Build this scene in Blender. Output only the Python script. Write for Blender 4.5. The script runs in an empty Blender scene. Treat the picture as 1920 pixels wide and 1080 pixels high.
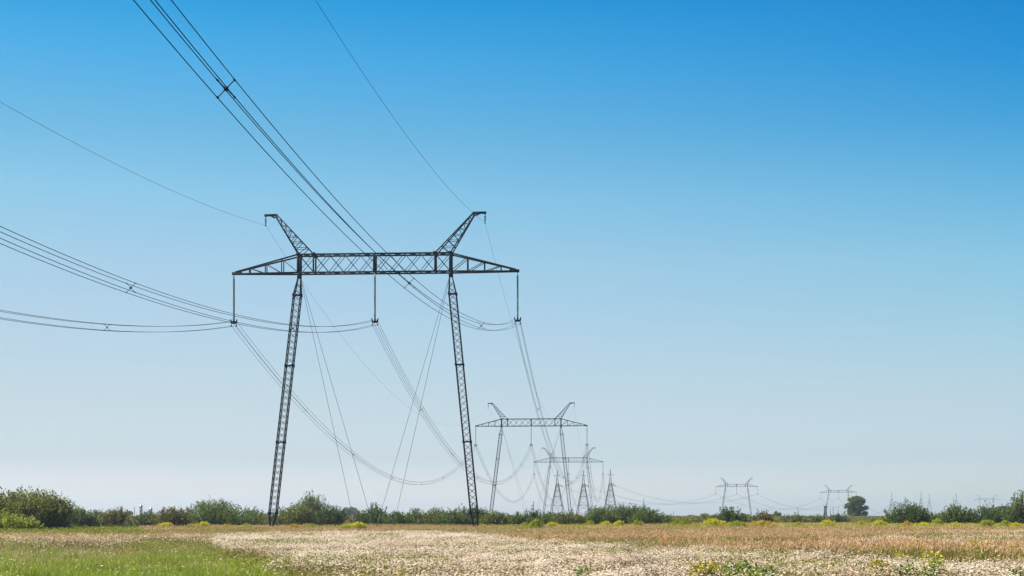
import bpy, math, random
import numpy as np
from mathutils import Vector, Matrix

# ------------------------------------------------------------------ frame of the place
F = 2800.0          # focal length of the photograph in its own pixels (1920 wide)
EYE = 1.8           # eye height above the meadow
HZ = 968.0          # photograph row of the horizon
sc = bpy.context.scene
COL = sc.collection
R = math.radians


def terrain(x, y):
    t = np.clip((np.asarray(y, float) - 230.0) / 220.0, 0, 1)
    return 1.5 * t * t * (3 - 2 * t)


def at(u, y):                      # X of photograph column u at depth y
    return (u - 960.0) * y / F


def zat(v, y):                     # height of photograph row v at depth y
    return EYE + (HZ - v) * y / F


# ------------------------------------------------------------------ helpers
def mk_mesh(name, V, Fs, mat_idx=None):
    V = np.ascontiguousarray(V, np.float32)
    Fs = np.ascontiguousarray(Fs, np.int32)
    k = Fs.shape[1]
    me = bpy.data.meshes.new(name)
    me.vertices.add(len(V))
    me.vertices.foreach_set('co', V.ravel())
    me.loops.add(Fs.size)
    me.loops.foreach_set('vertex_index', Fs.ravel())
    me.polygons.add(len(Fs))
    me.polygons.foreach_set('loop_start', np.arange(0, Fs.size, k, dtype=np.int32))
    try:
        me.polygons.foreach_set('loop_total', np.full(len(Fs), k, np.int32))
    except Exception:
        pass
    if mat_idx is not None:
        me.polygons.foreach_set('material_index', np.ascontiguousarray(mat_idx, np.int32))
    me.update(calc_edges=True)
    return me


def link(name, me, mats, parent=None):
    if mats is not None:
        for m in (mats if isinstance(mats, (list, tuple)) else [mats]):
            me.materials.append(m)
    o = bpy.data.objects.new(name, me)
    COL.objects.link(o)
    if parent is not None:
        o.parent = parent
    return o


def tag(o, label=None, cat=None, group=None, kind=None):
    if label: o['label'] = label
    if cat: o['category'] = cat
    if group: o['group'] = group
    if kind: o['kind'] = kind
    return o


def empty(name, loc, rz=0.0):
    o = bpy.data.objects.new(name, None)
    o.empty_display_size = 0.5
    COL.objects.link(o)
    o.location = loc
    o.rotation_euler = (0, 0, rz)
    return o


def norm(a):
    return a / np.maximum(np.linalg.norm(a, axis=-1, keepdims=True), 1e-9)


class MB:
    """collects quads"""
    def __init__(s):
        s.V = []; s.Q = []; s.n = 0

    def add(s, V, Q):
        V = np.asarray(V, float); Q = np.asarray(Q, int)
        s.V.append(V); s.Q.append(Q + s.n); s.n += len(V)

    def bar(s, p, q, w, d=None):
        p = np.array(p, float); q = np.array(q, float)
        d = w if d is None else d
        t = norm(q - p)
        up = np.array((0, 1.0, 0)) if abs(t[1]) < 0.9 else np.array((0, 0, 1.0))
        a = norm(np.cross(t, up)); b = np.cross(a, t)
        a = a * w / 2; b = b * d / 2
        V = [p - a - b, p + a - b, p + a + b, p - a + b, q - a - b, q + a - b, q + a + b, q - a + b]
        s.add(V, [(0, 3, 2, 1), (4, 5, 6, 7), (0, 1, 5, 4), (1, 2, 6, 5), (2, 3, 7, 6), (3, 0, 4, 7)])

    def tube(s, P, r, n=6):
        P = np.asarray(P, float); m = len(P)
        r = np.broadcast_to(np.asarray(r, float), (m,))
        T = norm(np.gradient(P, axis=0))
        up = np.array((0, 0, 1.0)) if abs(T[m // 2][2]) < 0.8 else np.array((0, 1.0, 0))
        A = norm(np.cross(T, up)); B = np.cross(A, T)
        ang = np.arange(n) * 2 * math.pi / n
        V = P[:, None, :] + r[:, None, None] * (A[:, None, :] * np.cos(ang)[None, :, None] + B[:, None, :] * np.sin(ang)[None, :, None])
        i = np.arange(m - 1)[:, None] * n; j = np.arange(n)[None, :]; j2 = (j + 1) % n
        Q = np.stack([i + j, i + j2, i + n + j2, i + n + j], -1).reshape(-1, 4)
        s.add(V.reshape(-1, 3), Q)

    def lathe(s, prof, base=(0, 0, 0), n=10):
        prof = np.asarray(prof, float); m = len(prof)
        ang = np.arange(n) * 2 * math.pi / n
        V = np.stack([prof[:, 0:1] * np.cos(ang), prof[:, 0:1] * np.sin(ang), np.repeat(prof[:, 1:2], n, 1)], -1) + np.array(base)
        i = np.arange(m - 1)[:, None] * n; j = np.arange(n)[None, :]; j2 = (j + 1) % n
        Q = np.stack([i + j, i + j2, i + n + j2, i + n + j], -1).reshape(-1, 4)
        s.add(V.reshape(-1, 3), Q)

    def mesh(s, name):
        return mk_mesh(name, np.concatenate(s.V), np.concatenate(s.Q))

    def build(s, name, mat, parent=None):
        return link(name, s.mesh(name), mat, parent)


# ------------------------------------------------------------------ materials
def new_mat(name):
    m = bpy.data.materials.new(name); m.use_nodes = True
    nt = m.node_tree
    for n in list(nt.nodes): nt.nodes.remove(n)
    out = nt.nodes.new('ShaderNodeOutputMaterial')
    return m, nt, out


def ramp(nt, stops):
    r = nt.nodes.new('ShaderNodeValToRGB')
    e = r.color_ramp.elements
    while len(e) < len(stops): e.new(0.5)
    for k, (p, c) in enumerate(stops):
        e[k].position = p; e[k].color = (c[0], c[1], c[2], 1)
    return r


def leaf_mat(name, cols, trans=0.4, patch=0.35, scale=0.6, rough=0.6, spec=0.25):
    """thin foliage: each leaf draws its own tone, with slow drifts of tone through the plant"""
    m, nt, out = new_mat(name)
    g = nt.nodes.new('ShaderNodeNewGeometry')
    tc = nt.nodes.new('ShaderNodeTexCoord')
    nz = nt.nodes.new('ShaderNodeTexNoise'); nz.inputs['Scale'].default_value = scale; nz.inputs['Detail'].default_value = 2
    nt.links.new(tc.outputs['Object'], nz.inputs['Vector'])
    mx = nt.nodes.new('ShaderNodeMix'); mx.data_type = 'FLOAT'; mx.inputs[0].default_value = patch
    nt.links.new(g.outputs['Random Per Island'], mx.inputs[2])
    mr = nt.nodes.new('ShaderNodeMapRange'); mr.inputs[1].default_value = 0.3; mr.inputs[2].default_value = 0.7
    nt.links.new(nz.outputs['Fac'], mr.inputs[0]); nt.links.new(mr.outputs[0], mx.inputs[3])
    k = len(cols)
    rp = ramp(nt, [(i / (k - 1), c) for i, c in enumerate(cols)])
    nt.links.new(mx.outputs[0], rp.inputs[0])
    p = nt.nodes.new('ShaderNodeBsdfPrincipled')
    p.inputs['Roughness'].default_value = rough
    p.inputs['Specular IOR Level'].default_value = spec
    nt.links.new(rp.outputs[0], p.inputs['Base Color'])
    t = nt.nodes.new('ShaderNodeBsdfTranslucent')
    nt.links.new(rp.outputs[0], t.inputs['Color'])
    ms = nt.nodes.new('ShaderNodeMixShader'); ms.inputs[0].default_value = trans
    nt.links.new(p.outputs[0], ms.inputs[1]); nt.links.new(t.outputs[0], ms.inputs[2])
    nt.links.new(ms.outputs[0], out.inputs['Surface'])
    return m


def solid_mat(name, c, rough=0.6, metal=0.0, var=0.25, scale=3.0, spec=0.4):
    m, nt, out = new_mat(name)
    tc = nt.nodes.new('ShaderNodeTexCoord')
    nz = nt.nodes.new('ShaderNodeTexNoise'); nz.inputs['Scale'].default_value = scale; nz.inputs['Detail'].default_value = 4
    nt.links.new(tc.outputs['Object'], nz.inputs['Vector'])
    a = [x * (1 - var) for x in c]; b = [min(1, x * (1 + var)) for x in c]
    rp = ramp(nt, [(0.3, a), (0.7, b)])
    nt.links.new(nz.outputs['Fac'], rp.inputs[0])
    p = nt.nodes.new('ShaderNodeBsdfPrincipled')
    p.inputs['Roughness'].default_value = rough; p.inputs['Metallic'].default_value = metal
    p.inputs['Specular IOR Level'].default_value = spec
    nt.links.new(rp.outputs[0], p.inputs['Base Color'])
    nt.links.new(p.outputs[0], out.inputs['Surface'])
    return m


M = {}
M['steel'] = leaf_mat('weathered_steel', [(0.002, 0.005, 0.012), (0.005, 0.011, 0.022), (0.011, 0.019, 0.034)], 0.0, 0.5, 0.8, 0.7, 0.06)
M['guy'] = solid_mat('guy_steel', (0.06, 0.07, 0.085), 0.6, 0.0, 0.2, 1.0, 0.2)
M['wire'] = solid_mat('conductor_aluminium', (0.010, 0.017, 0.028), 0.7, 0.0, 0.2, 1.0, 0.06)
M['glass'] = solid_mat('insulator_glass', (0.09, 0.13, 0.135), 0.3, 0.0, 0.2, 2.0, 0.4)
M['concrete'] = solid_mat('concrete', (0.32, 0.31, 0.29), 0.9)
M['bark'] = solid_mat('bark', (0.055, 0.042, 0.030), 0.9, 0, 0.3, 4)
M['wood'] = solid_mat('pole_wood', (0.07, 0.06, 0.055), 0.9)
M['plaster'] = solid_mat('pale_plaster', (0.45, 0.45, 0.45), 0.8)
M['dome'] = solid_mat('grey_metal_roof', (0.22, 0.25, 0.28), 0.35, 0.8, 0.1)

M['olive'] = leaf_mat('leaf_olive', [(0.051, 0.0723, 0.0119), (0.1062, 0.1318, 0.0238), (0.17, 0.187, 0.0374), (0.2635, 0.2635, 0.0765)])
M['green'] = leaf_mat('leaf_green', [(0.039, 0.0702, 0.0109), (0.078, 0.1248, 0.0195), (0.1248, 0.1716, 0.0296), (0.195, 0.2301, 0.0546)])
M['dark'] = leaf_mat('leaf_dark', [(0.0262, 0.0492, 0.0098), (0.0574, 0.0943, 0.0164), (0.0902, 0.1353, 0.0262), (0.1476, 0.1886, 0.0492)])
M['bright'] = leaf_mat('leaf_bright', [(0.10, 0.13, 0.012), (0.19, 0.23, 0.020), (0.29, 0.32, 0.03), (0.38, 0.38, 0.05)])
M['brown'] = leaf_mat('leaf_brownish', [(0.0595, 0.068, 0.0119), (0.1105, 0.1148, 0.0238), (0.17, 0.1487, 0.0382), (0.238, 0.1742, 0.068)])
M['grey'] = leaf_mat('leaf_grey_green', [(0.0467, 0.0765, 0.0221), (0.0892, 0.1318, 0.0382), (0.1445, 0.187, 0.0595), (0.221, 0.255, 0.1105)])
M['blue'] = leaf_mat('leaf_far_green', [(0.035, 0.068, 0.016), (0.07, 0.115, 0.026), (0.11, 0.16, 0.04), (0.17, 0.21, 0.06)], 0.35)
M['yellow'] = leaf_mat('goldenrod_flower', [(0.30, 0.31, 0.010), (0.54, 0.49, 0.012), (0.68, 0.58, 0.018)], 0.35)
M['orange'] = leaf_mat('goldenrod_flower_orange', [(0.28, 0.22, 0.016), (0.48, 0.33, 0.02), (0.62, 0.43, 0.025)], 0.35)
M['lime'] = leaf_mat('goldenrod_bud', [(0.19, 0.23, 0.012), (0.32, 0.34, 0.016), (0.46, 0.43, 0.026)], 0.35)
M['weed'] = leaf_mat('weed_leaf', [(0.08, 0.11, 0.014), (0.16, 0.19, 0.022), (0.26, 0.26, 0.032), (0.38, 0.33, 0.06)])
M['weedgreen'] = leaf_mat('weed_leaf_green', [(0.055, 0.10, 0.010), (0.11, 0.19, 0.016), (0.19, 0.28, 0.024), (0.30, 0.35, 0.05)])
M['whead'] = leaf_mat('fleabane_head', [(0.46, 0.33, 0.24), (0.63, 0.49, 0.39), (0.73, 0.60, 0.50), (0.81, 0.70, 0.60), (0.88, 0.80, 0.71)], 0.4, 0.55, 0.22)
M['wstem'] = leaf_mat('fleabane_stem', [(0.13, 0.085, 0.024), (0.24, 0.17, 0.05), (0.33, 0.25, 0.085), (0.24, 0.25, 0.045)], 0.3, 0.4, 0.2)
M['pink'] = leaf_mat('seed_head_pink', [(0.34, 0.18, 0.085), (0.51, 0.29, 0.15), (0.60, 0.385, 0.225), (0.64, 0.48, 0.31)], 0.35, 0.55, 0.10)
M['dry'] = leaf_mat('dry_blade', [(0.11, 0.12, 0.020), (0.21, 0.20, 0.034), (0.31, 0.25, 0.065), (0.42, 0.31, 0.12)], 0.35, 0.45, 0.12)
M['lawn'] = leaf_mat('lawn_blade', [(0.075, 0.14, 0.012), (0.175, 0.26, 0.018), (0.30, 0.37, 0.032), (0.48, 0.48, 0.09)], 0.35, 0.5, 0.35)
M['daisy'] = leaf_mat('daisy_head', [(0.55, 0.58, 0.38), (0.75, 0.75, 0.62), (0.85, 0.85, 0.78)], 0.2)


# ground: soil and thatch, tones drifting in patches
def ground_mat():
    m, nt, out = new_mat('meadow_soil')
    tc = nt.nodes.new('ShaderNodeTexCoord')
    n1 = nt.nodes.new('ShaderNodeTexNoise'); n1.inputs['Scale'].default_value = 0.05; n1.inputs['Detail'].default_value = 6
    n2 = nt.nodes.new('ShaderNodeTexNoise'); n2.inputs['Scale'].default_value = 1.7; n2.inputs['Detail'].default_value = 5
    mp = nt.nodes.new('ShaderNodeMapping'); mp.inputs['Scale'].default_value = (1, 0.35, 1)
    nt.links.new(tc.outputs['Object'], mp.inputs[0]); nt.links.new(mp.outputs[0], n1.inputs['Vector'])
    nt.links.new(tc.outputs['Object'], n2.inputs['Vector'])
    r1 = ramp(nt, [(0.32, (0.075, 0.085, 0.020)), (0.5, (0.13, 0.125, 0.035)), (0.68, (0.19, 0.14, 0.060))])
    r2 = ramp(nt, [(0.3, (0.55, 0.55, 0.55)), (0.7, (1.25, 1.25, 1.25))])
    nt.links.new(n1.outputs['Fac'], r1.inputs[0]); nt.links.new(n2.outputs['Fac'], r2.inputs[0])
    mx = nt.nodes.new('ShaderNodeMix'); mx.data_type = 'RGBA'; mx.blend_type = 'MULTIPLY'; mx.inputs[0].default_value = 1
    nt.links.new(r1.outputs[0], mx.inputs[6]); nt.links.new(r2.outputs[0], mx.inputs[7])
    p = nt.nodes.new('ShaderNodeBsdfPrincipled'); p.inputs['Roughness'].default_value = 0.95
    p.inputs['Specular IOR Level'].default_value = 0.1
    nt.links.new(mx.outputs[2], p.inputs['Base Color']); nt.links.new(p.outputs[0], out.inputs['Surface'])
    return m


ys = np.concatenate([np.linspace(-150, 220, 38), np.linspace(235, 460, 24), np.linspace(520, 4400, 22)])
xs = np.linspace(-2300, 2300, 47)
gx, gy = np.meshgrid(xs, ys)
gv = np.stack([gx, gy, terrain(gx, gy)], -1).reshape(-1, 3)
nx = len(xs)
gi = (np.arange(len(ys) - 1)[:, None] * nx + np.arange(nx - 1)[None, :]).ravel()
gq = np.stack([gi, gi + 1, gi + nx + 1, gi + nx], -1)
ground = link('ground', mk_mesh('ground', gv, gq), ground_mat())
tag(ground, 'flat meadow ground running out to the horizon', 'ground', kind='structure')

# ------------------------------------------------------------------ noise for planting
rng = np.random.default_rng(7)
_grid = rng.random((256, 256))


def vnoise(x, y, s):
    x = np.asarray(x) / s + 1000; y = np.asarray(y) / s + 1000
    xi = np.floor(x).astype(int); yi = np.floor(y).astype(int)
    fx = x - xi; fy = y - yi
    fx = fx * fx * (3 - 2 * fx); fy = fy * fy * (3 - 2 * fy)
    g = lambda a, b: _grid[a % 256, b % 256]
    return (g(xi, yi) * (1 - fx) + g(xi + 1, yi) * fx) * (1 - fy) + (g(xi, yi + 1) * (1 - fx) + g(xi + 1, yi + 1) * fx) * fy


def scatter(y0, y1, dens, umin=-170, umax=2090):
    """random meadow points between two depths inside a generous fan; dens per m2 (number or function of y)"""
    out = []
    edges = np.linspace(y0, y1, max(2, int((y1 - y0) / 6) + 1))
    for a, b in zip(edges[:-1], edges[1:]):
        ym = (a + b) / 2
        d = dens(ym) if callable(dens) else dens
        xa, xb = at(umin, b), at(umax, b)
        n = int(d * (xb - xa) * (b - a))
        out.append(np.stack([rng.uniform(xa, xb, n), rng.uniform(a, b, n)], -1))
    return np.concatenate(out)


def blades(pos, h, w, lean, zbase=None):
    """tapering blades, one triangle each -> V, F"""
    n = len(pos)
    a = rng.uniform(0, 2 * math.pi, n)
    side = np.stack([np.cos(a), np.sin(a), np.zeros(n)], -1)
    side[:, 1] *= 0.5
    b = rng.uniform(0, 2 * math.pi, n)
    L = (lean * rng.random(n))
    base = np.stack([pos[:, 0], pos[:, 1], terrain(pos[:, 0], pos[:, 1]) - 0.02 if zbase is None else zbase], -1)
    tip = base + np.stack([np.cos(b) * L * h, np.sin(b) * L * h, h], -1)
    V = np.stack([base - side * w[:, None] / 2, base + side * w[:, None] / 2, tip], 1)
    return V.reshape(-1, 3), np.arange(3 * n).reshape(n, 3)


def cards(c, s, flat=0.5, aspect=0.7, axis=None):
    """small four-cornered leaves or flower heads: centre c, size s; flat 1 = lying level"""
    n = len(c)
    nr = norm(rng.normal(size=(n, 3)) * (1 - flat) + np.array((0, 0, 1.0)) * flat)
    t = norm(rng.normal(size=(n, 3))) if axis is None else axis
    a = norm(t - nr * np.sum(t * nr, -1, keepdims=True)); b = np.cross(nr, a)
    s = np.broadcast_to(s, (n,))[:, None]
    a = a * s / 2; b = b * s * aspect / 2
    V = np.stack([c - a, c + b * 0.9 - a * .15, c + a, c - b * 0.9 + a * .15], 1)
    return V.reshape(-1, 3), np.arange(4 * n).reshape(n, 4)


def px(y):            # metres that one pixel of the render covers at depth y
    return np.asarray(y) / (F * 1024 / 1920)


YLOW_U = [-600, 0, 300, 370, 400, 440, 520, 600, 700, 800, 900, 2600]
YLOW = [88, 90, 92, 95, 79, 61, 47, 39, 31, 27, 24, 24]
YTOP_U = [-600, 0, 300, 370, 400, 500, 800, 900, 940, 1000, 1200, 1500, 1600, 1920, 2600]
YTOP = [102, 104, 106, 108, 113, 121, 121, 112, 95, 79, 67, 58, 51, 44, 38]


def zones(p):
    u = 960 + F * p[:, 0] / p[:, 1]
    y = p[:, 1] * (1 + 0.13 * (vnoise(p[:, 0], p[:, 1] * .6, 5.0) - 0.5) + 0.10 * (vnoise(p[:, 0], p[:, 1] * .7, 1.7) - 0.5) + 0.07 * (vnoise(p[:, 0], p[:, 1], 0.5) - 0.5) + .03 * rng.normal(size=len(p)))
    lo = np.interp(u, YLOW_U, YLOW) * (1 + .22 * (vnoise(p[:, 0], p[:, 1] * .5, 3.2) - .5) + .16 * (vnoise(p[:, 0], p[:, 1] * .6, .9) - .5) + .05 * rng.normal(size=len(p))); hi = np.interp(u, YTOP_U, YTOP)
    return u, y, lo, hi


# --- white fleabane field -------------------------------------------------------
def white_mask(p):
    u, y, lo, hi = zones(p)
    main = (y > lo) & (y < hi)
    second = (u > 1540) & (y > 68 + (1900 - u) * 0.01) & (y < 92 + (u - 1540) * 0.02)
    third = (u > 1760) & (y > 118) & (y < 140)
    thin = rng.random(len(p))
    left = (u < 400) & (thin > 0.55)
    sparse = (second & (thin > 0.12)) | (third & (thin > .45))
    clear = np.zeros(len(p), bool)
    for (cu, cy, rx, ry) in GREEN_SPOTS:
        d = ((p[:, 0] - at(cu, cy)) / rx) ** 2 + ((p[:, 1] - cy) / ry) ** 2
        clear |= (d < 1) & (rng.random(len(p)) < 0.75)
    n = vnoise(p[:, 0] * .7, p[:, 1], 1.5) * 0.5 + vnoise(p[:, 0], p[:, 1], 0.45) * 0.5
    gap = (n < 0.36) & (rng.random(len(p)) < .8)
    return ((main & ~left) | sparse) & ~clear & ~gap


GREEN_SPOTS = [(820, 92, 1.4, 3), (968, 78, 1.6, 2.5), (905, 84, .8, 1.5), (1325, 37, .5, 2.6), (1390, 36, .7, 3), (1440, 35, .5, 2.4), (1650, 37, .4, 2),
               (1700, 36.5, .45, 2.4), (1750, 37, .45, 2.4), (1905, 34.5, .4, 1.8), (1090, 35.5, .35, 1.4), (730, 60, .8, 2), (690, 100, 1.5, 3), (1520, 46, .5, 1)]

p = scatter(27, 142, lambda y: 165 if y < 60 else (115 if y < 90 else 75))
p = p[white_mask(p)]
u_, y_, lo_, hi_ = zones(p)
top = 0.26 + 0.22 * vnoise(p[:, 0], p[:, 1], 1.9) + 0.26 * vnoise(p[:, 0], p[:, 1], .55)
edge = np.clip((y_ - lo_) / 2.5, 0, 1)
hh = top * np.where(rng.random(len(p)) < 0.75, rng.uniform(.82, 1.08, len(p)), rng.uniform(.45, .85, len(p))) * (0.75 + 0.25 * edge)
c = np.stack([p[:, 0], p[:, 1], hh], -1)
s = rng.uniform(.03, .072, len(p)) * np.maximum(1, p[:, 1] / 70)
V, Q = cards(c, s, 0.78, 0.95)
field = link('wildflower_field', mk_mesh('wildflower_heads', V, Q), M['whead'])
tag(field, 'broad drift of creamy pinkish white seed heads across the meadow', 'wildflowers', kind='stuff')

q = scatter(27, 142, lambda y: 80 if y < 60 else (50 if y < 90 else 30))
q = q[white_mask(q)]
hs = (0.27 + 0.22 * vnoise(q[:, 0], q[:, 1], 1.9) + 0.24 * vnoise(q[:, 0], q[:, 1], .55)) * rng.uniform(.7, 1.2, len(q))
V, T = blades(q, hs, np.maximum(rng.uniform(.012, .03, len(q)), .45 * px(q[:, 1])), .35)
st = link('wildflower_stems', mk_mesh('wildflower_stems', V, T), M['wstem'])
tag(st, 'brown olive stems standing under the creamy white seed heads', 'flower stems', kind='stuff')


# olive weeds growing up through the white drift
p = scatter(30, 125, 11)
u_, y_, lo_, hi_ = zones(p)
k = (y_ > lo_) & (y_ < hi_) & (u_ > 380) & (vnoise(p[:, 0] * .8, p[:, 1] * .6, 2.3) + .35 * vnoise(p[:, 0], p[:, 1], .8) > .86)
p = np.repeat(p[k], 9, 0); p = p + rng.normal(0, .13, p.shape)
V, Q = cards(np.stack([p[:, 0], p[:, 1], rng.uniform(.2, .66, len(p))], -1), rng.uniform(.05, .11, len(p)), .15, .4)
g = link('field_greenery', mk_mesh('field_greenery', V, Q), M['weed'])
tag(g, 'olive weeds growing up through the creamy white drift', 'weeds', kind='stuff')


# --- pinkish dry grass ------------------------------------------------------------
def grass_mask(p):
    u, y, lo, hi = zones(p)
    keep = (y >= hi - 1.5) | ((u < 400) & (y > lo) & (rng.random(len(p)) > 0.35))
    keep &= ~((u > 1560) & (y > 68 + (1900 - u) * 0.01) & (y < 92 + (u - 1540) * 0.02) & (rng.random(len(p)) > .2))
    keep &= ~((u < 1060) & (y > hi + 70) & (rng.random(len(p)) > .75))
    return keep


p = scatter(40, 230, lambda y: 40 if y < 70 else (26 if y < 110 else 13))
p = p[grass_mask(p)]
u_, y_, lo_, hi_ = zones(p)
yel = (u_ < 260) & (y_ > 108)                       # yellow-olive weeds at the left end of the strip
hgt = 0.50 + 0.22 * vnoise(p[:, 0], p[:, 1], 5) + 0.10 * vnoise(p[:, 0], p[:, 1], 1.1)
hgt = np.where(u_ > 1100, hgt * 1.12, hgt * .95)
hb = hgt * rng.uniform(.55, 1.05, len(p))
V, T = blades(p, hb, np.maximum(rng.uniform(.012, .03, len(p)), .55 * px(p[:, 1])), .4)
V2, T2 = blades(p + rng.normal(0, .06, p.shape), hb * rng.uniform(.5, .95, len(p)), np.maximum(rng.uniform(.012, .03, len(p)), .55 * px(p[:, 1])), .5)
g = link('dry_grass_blades', mk_mesh('dry_grass_blades', np.concatenate([V, V2]), np.concatenate([T, T2 + len(V)])), M['dry'])
tag(g, 'olive and straw coloured blades of the tall dry meadow grass', 'grass', kind='stuff')
k = ~yel & (vnoise(p[:, 0] * .35, p[:, 1], 4.0) + rng.random(len(p)) * .7 > .72)
pp = p[k]; hp = hgt[k] * rng.uniform(.8, 1.25, k.sum())
pp = np.concatenate([pp, pp + rng.normal(0, .08, pp.shape)]); hp = np.concatenate([hp, hp * rng.uniform(.75, 1.05, len(hp))])
n = len(pp)
tilt = rng.normal(0, .12, (n, 3)); tilt[:, 0] += .10; tilt[:, 2] = 1
ax = norm(tilt)
ln = rng.uniform(.07, .17, n)
cz = np.stack([pp[:, 0], pp[:, 1], terrain(pp[:, 0], pp[:, 1]) + hp - ln * .4], -1) + (ax - np.array((0, 0, 1))) * hp[:, None] * .6
V, Q = cards(cz, np.maximum(ln, 1.0 * px(pp[:, 1])), 0.0, 0.22, ax)
g = link('pink_grass_heads', mk_mesh('pink_grass_heads', V, Q), M['pink'])
tag(g, 'pinkish brown seed heads of the tall dry grass beyond the white flowers', 'grass heads', kind='stuff')

# yellow-green weeds along the left and along the foot of the bushes
p = scatter(104, 205, 5.0)
u_, y_, lo_, hi_ = zones(p)
k = ((u_ < 270) & (y_ > 106) & (y_ < 150) & (vnoise(p[:, 0], p[:, 1], 4) > .35)) | ((u_ > 1240) & (y_ > 150) & (vnoise(p[:, 0], p[:, 1] * .5, 6) > .5))
p = p[k]
rep = np.repeat(p, 6, 0) + rng.normal(0, .22, (len(p) * 6, 2))
hz_ = rng.uniform(.15, 1.0, len(rep)) * .75
V, Q = cards(np.stack([rep[:, 0], rep[:, 1], hz_], -1), rng.uniform(.10, .2, len(rep)), .1, .5)
g = link('weed_undergrowth', mk_mesh('weed_undergrowth', V, Q), M['weed'])
tag(g, 'yellow green weeds along the foot of the bushes', 'weeds', kind='stuff')

# thin yellow flowering weeds in the strip before the bushes
p = scatter(150, 192, 2.6)
u_, y_, lo_, hi_ = zones(p)
k = (vnoise(p[:, 0] * .6, p[:, 1], 5) + .25 * rng.random(len(p)) > np.where(u_ > 1240, .58, .86)) & ((u_ > 640) | (y_ < 160))
p = p[k]
rep_ = np.repeat(p, 7, 0) + rng.normal(0, .25, (len(p) * 7, 2))
V, Q = cards(np.stack([rep_[:, 0], rep_[:, 1], rng.uniform(.55, .98, len(rep_))], -1), rng.uniform(.07, .15, len(rep_)), .1, .6)
g = link('yellow_flowering_weeds', mk_mesh('yellow_flowering_weeds', V, Q), M['lime'])
tag(g, 'thin drift of yellow green flowering weeds before the bushes', 'weeds', kind='stuff')

# green and golden weeds in patches through the tall dry grass
p = scatter(46, 185, 7)
u_, y_, lo_, hi_ = zones(p)
k = (y_ > hi_ - 1) & (vnoise(p[:, 0] * .5, p[:, 1] * .8, 4.5) + .3 * vnoise(p[:, 0], p[:, 1], 1.2) > .80)
p = np.repeat(p[k], 9, 0); p = p + rng.normal(0, .2, p.shape)
V, Q = cards(np.stack([p[:, 0], p[:, 1], rng.uniform(.2, .72, len(p))], -1), rng.uniform(.06, .15, len(p)), .1, .4)
g = link('green_gold_weeds', mk_mesh('green_gold_weeds', V, Q), M['weed'])
tag(g, 'green and golden weeds in patches through the tall dry grass', 'weeds', kind='stuff')

# far rough grass rising behind the bushes
p = scatter(225, 460, lambda y: 3.2 if y < 320 else 1.6)
hb = rng.uniform(.25, .55, len(p)) * (0.6 + .8 * vnoise(p[:, 0], p[:, 1], 14))
V, T = blades(p, hb, np.maximum(.05, 1.6 * px(p[:, 1])), .5)
g = link('far_rough_grass', mk_mesh('far_rough_grass', V, T), M['dry'])
tag(g, 'far olive rough grass reaching to the horizon between the bushes', 'grass', kind='stuff')

# --- short green grass, front left --------------------------------------------------
p = scatter(30, 97, lambda y: 130 if y < 60 else 75, -170, 960)
u_, y_, lo_, hi_ = zones(p)
p = p[y_ < lo_ + 1.5]
hb = (.06 + .30 * vnoise(p[:, 0], p[:, 1], 1.1) * vnoise(p[:, 0], p[:, 1], 3.5) * 1.6) * rng.uniform(.6, 1.3, len(p))
V, T = blades(p, hb, np.maximum(rng.uniform(.015, .035, len(p)), .6 * px(p[:, 1])), 1.5)
g = link('green_grass', mk_mesh('green_grass', V, T), M['lawn'])
tag(g, 'short bright green grass in the near left corner of the meadow', 'grass', kind='stuff')

p = scatter(30, 97, 4.5, -170, 900)
u_, y_, lo_, hi_ = zones(p)
p = p[(y_ < lo_ - .5) & (vnoise(p[:, 0], p[:, 1], 2.5) + .6 * rng.random(len(p)) > .62)]
V, Q = cards(np.stack([p[:, 0], p[:, 1], rng.uniform(.14, .28, len(p))], -1), rng.uniform(.03, .085, len(p)), .9, 1.0)
g = link('white_meadow_blossoms', mk_mesh('white_meadow_blossoms', V, Q), M['daisy'])
tag(g, 'small white blossoms scattered through the short green grass', 'flowers', kind='stuff')
# dry stalks and pinkish heads strewn through the green grass
p = scatter(31, 95, 7, -170, 900)
u_, y_, lo_, hi_ = zones(p)
p = p[(y_ < lo_ + 1) & (vnoise(p[:, 0] * .7, p[:, 1] * .5, 3) + .3 * rng.random(len(p)) + .4 * (p[:, 1] / 90) ** 3 > .72)]
V, T = blades(p, rng.uniform(.15, .42, len(p)), np.maximum(.02, .7 * px(p[:, 1])), .5)
g = link('dry_stalks', mk_mesh('dry_stalks', V, T), M['pink'])
tag(g, 'dry stalks standing among the short green grass', 'dry stalks', kind='stuff')
# pale leafy tufts between the lawn and the white drift
p = scatter(45, 92, 7, 150, 620)
u_, y_, lo_, hi_ = zones(p)
p = p[(y_ < lo_ + 1) & (y_ > lo_ * .80) & (u_ > 230)]
rep = np.repeat(p, 7, 0) + rng.normal(0, .14, (len(p) * 7, 2))
V, Q = cards(np.stack([rep[:, 0], rep[:, 1], rng.uniform(.05, .42, len(rep))], -1), rng.uniform(.05, .10, len(rep)), .3, .5)
g = link('pale_green_weeds', mk_mesh('pale_green_weeds', V, Q), M['weed'])
tag(g, 'pale green weeds along the lower left edge of the white flowers', 'weeds', kind='stuff')


# ------------------------------------------------------------------ bushes, trees, clumps
def leaf_cards(c, tan, size, r, spread=0.9, aspect=.5):
    n = len(c)
    t = norm(tan + r.normal(size=(n, 3)) * spread)
    nr = norm(r.normal(size=(n, 3)) + np.array((-.35, -.2, .8)))
    b = norm(np.cross(nr, t))
    s = np.broadcast_to(size, (n,))[:, None]
    a = t * s / 2; b = b * s * aspect / 2
    V = np.stack([c - a, c + b, c + a, c - b], 1).reshape(-1, 3)
    return V


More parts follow.
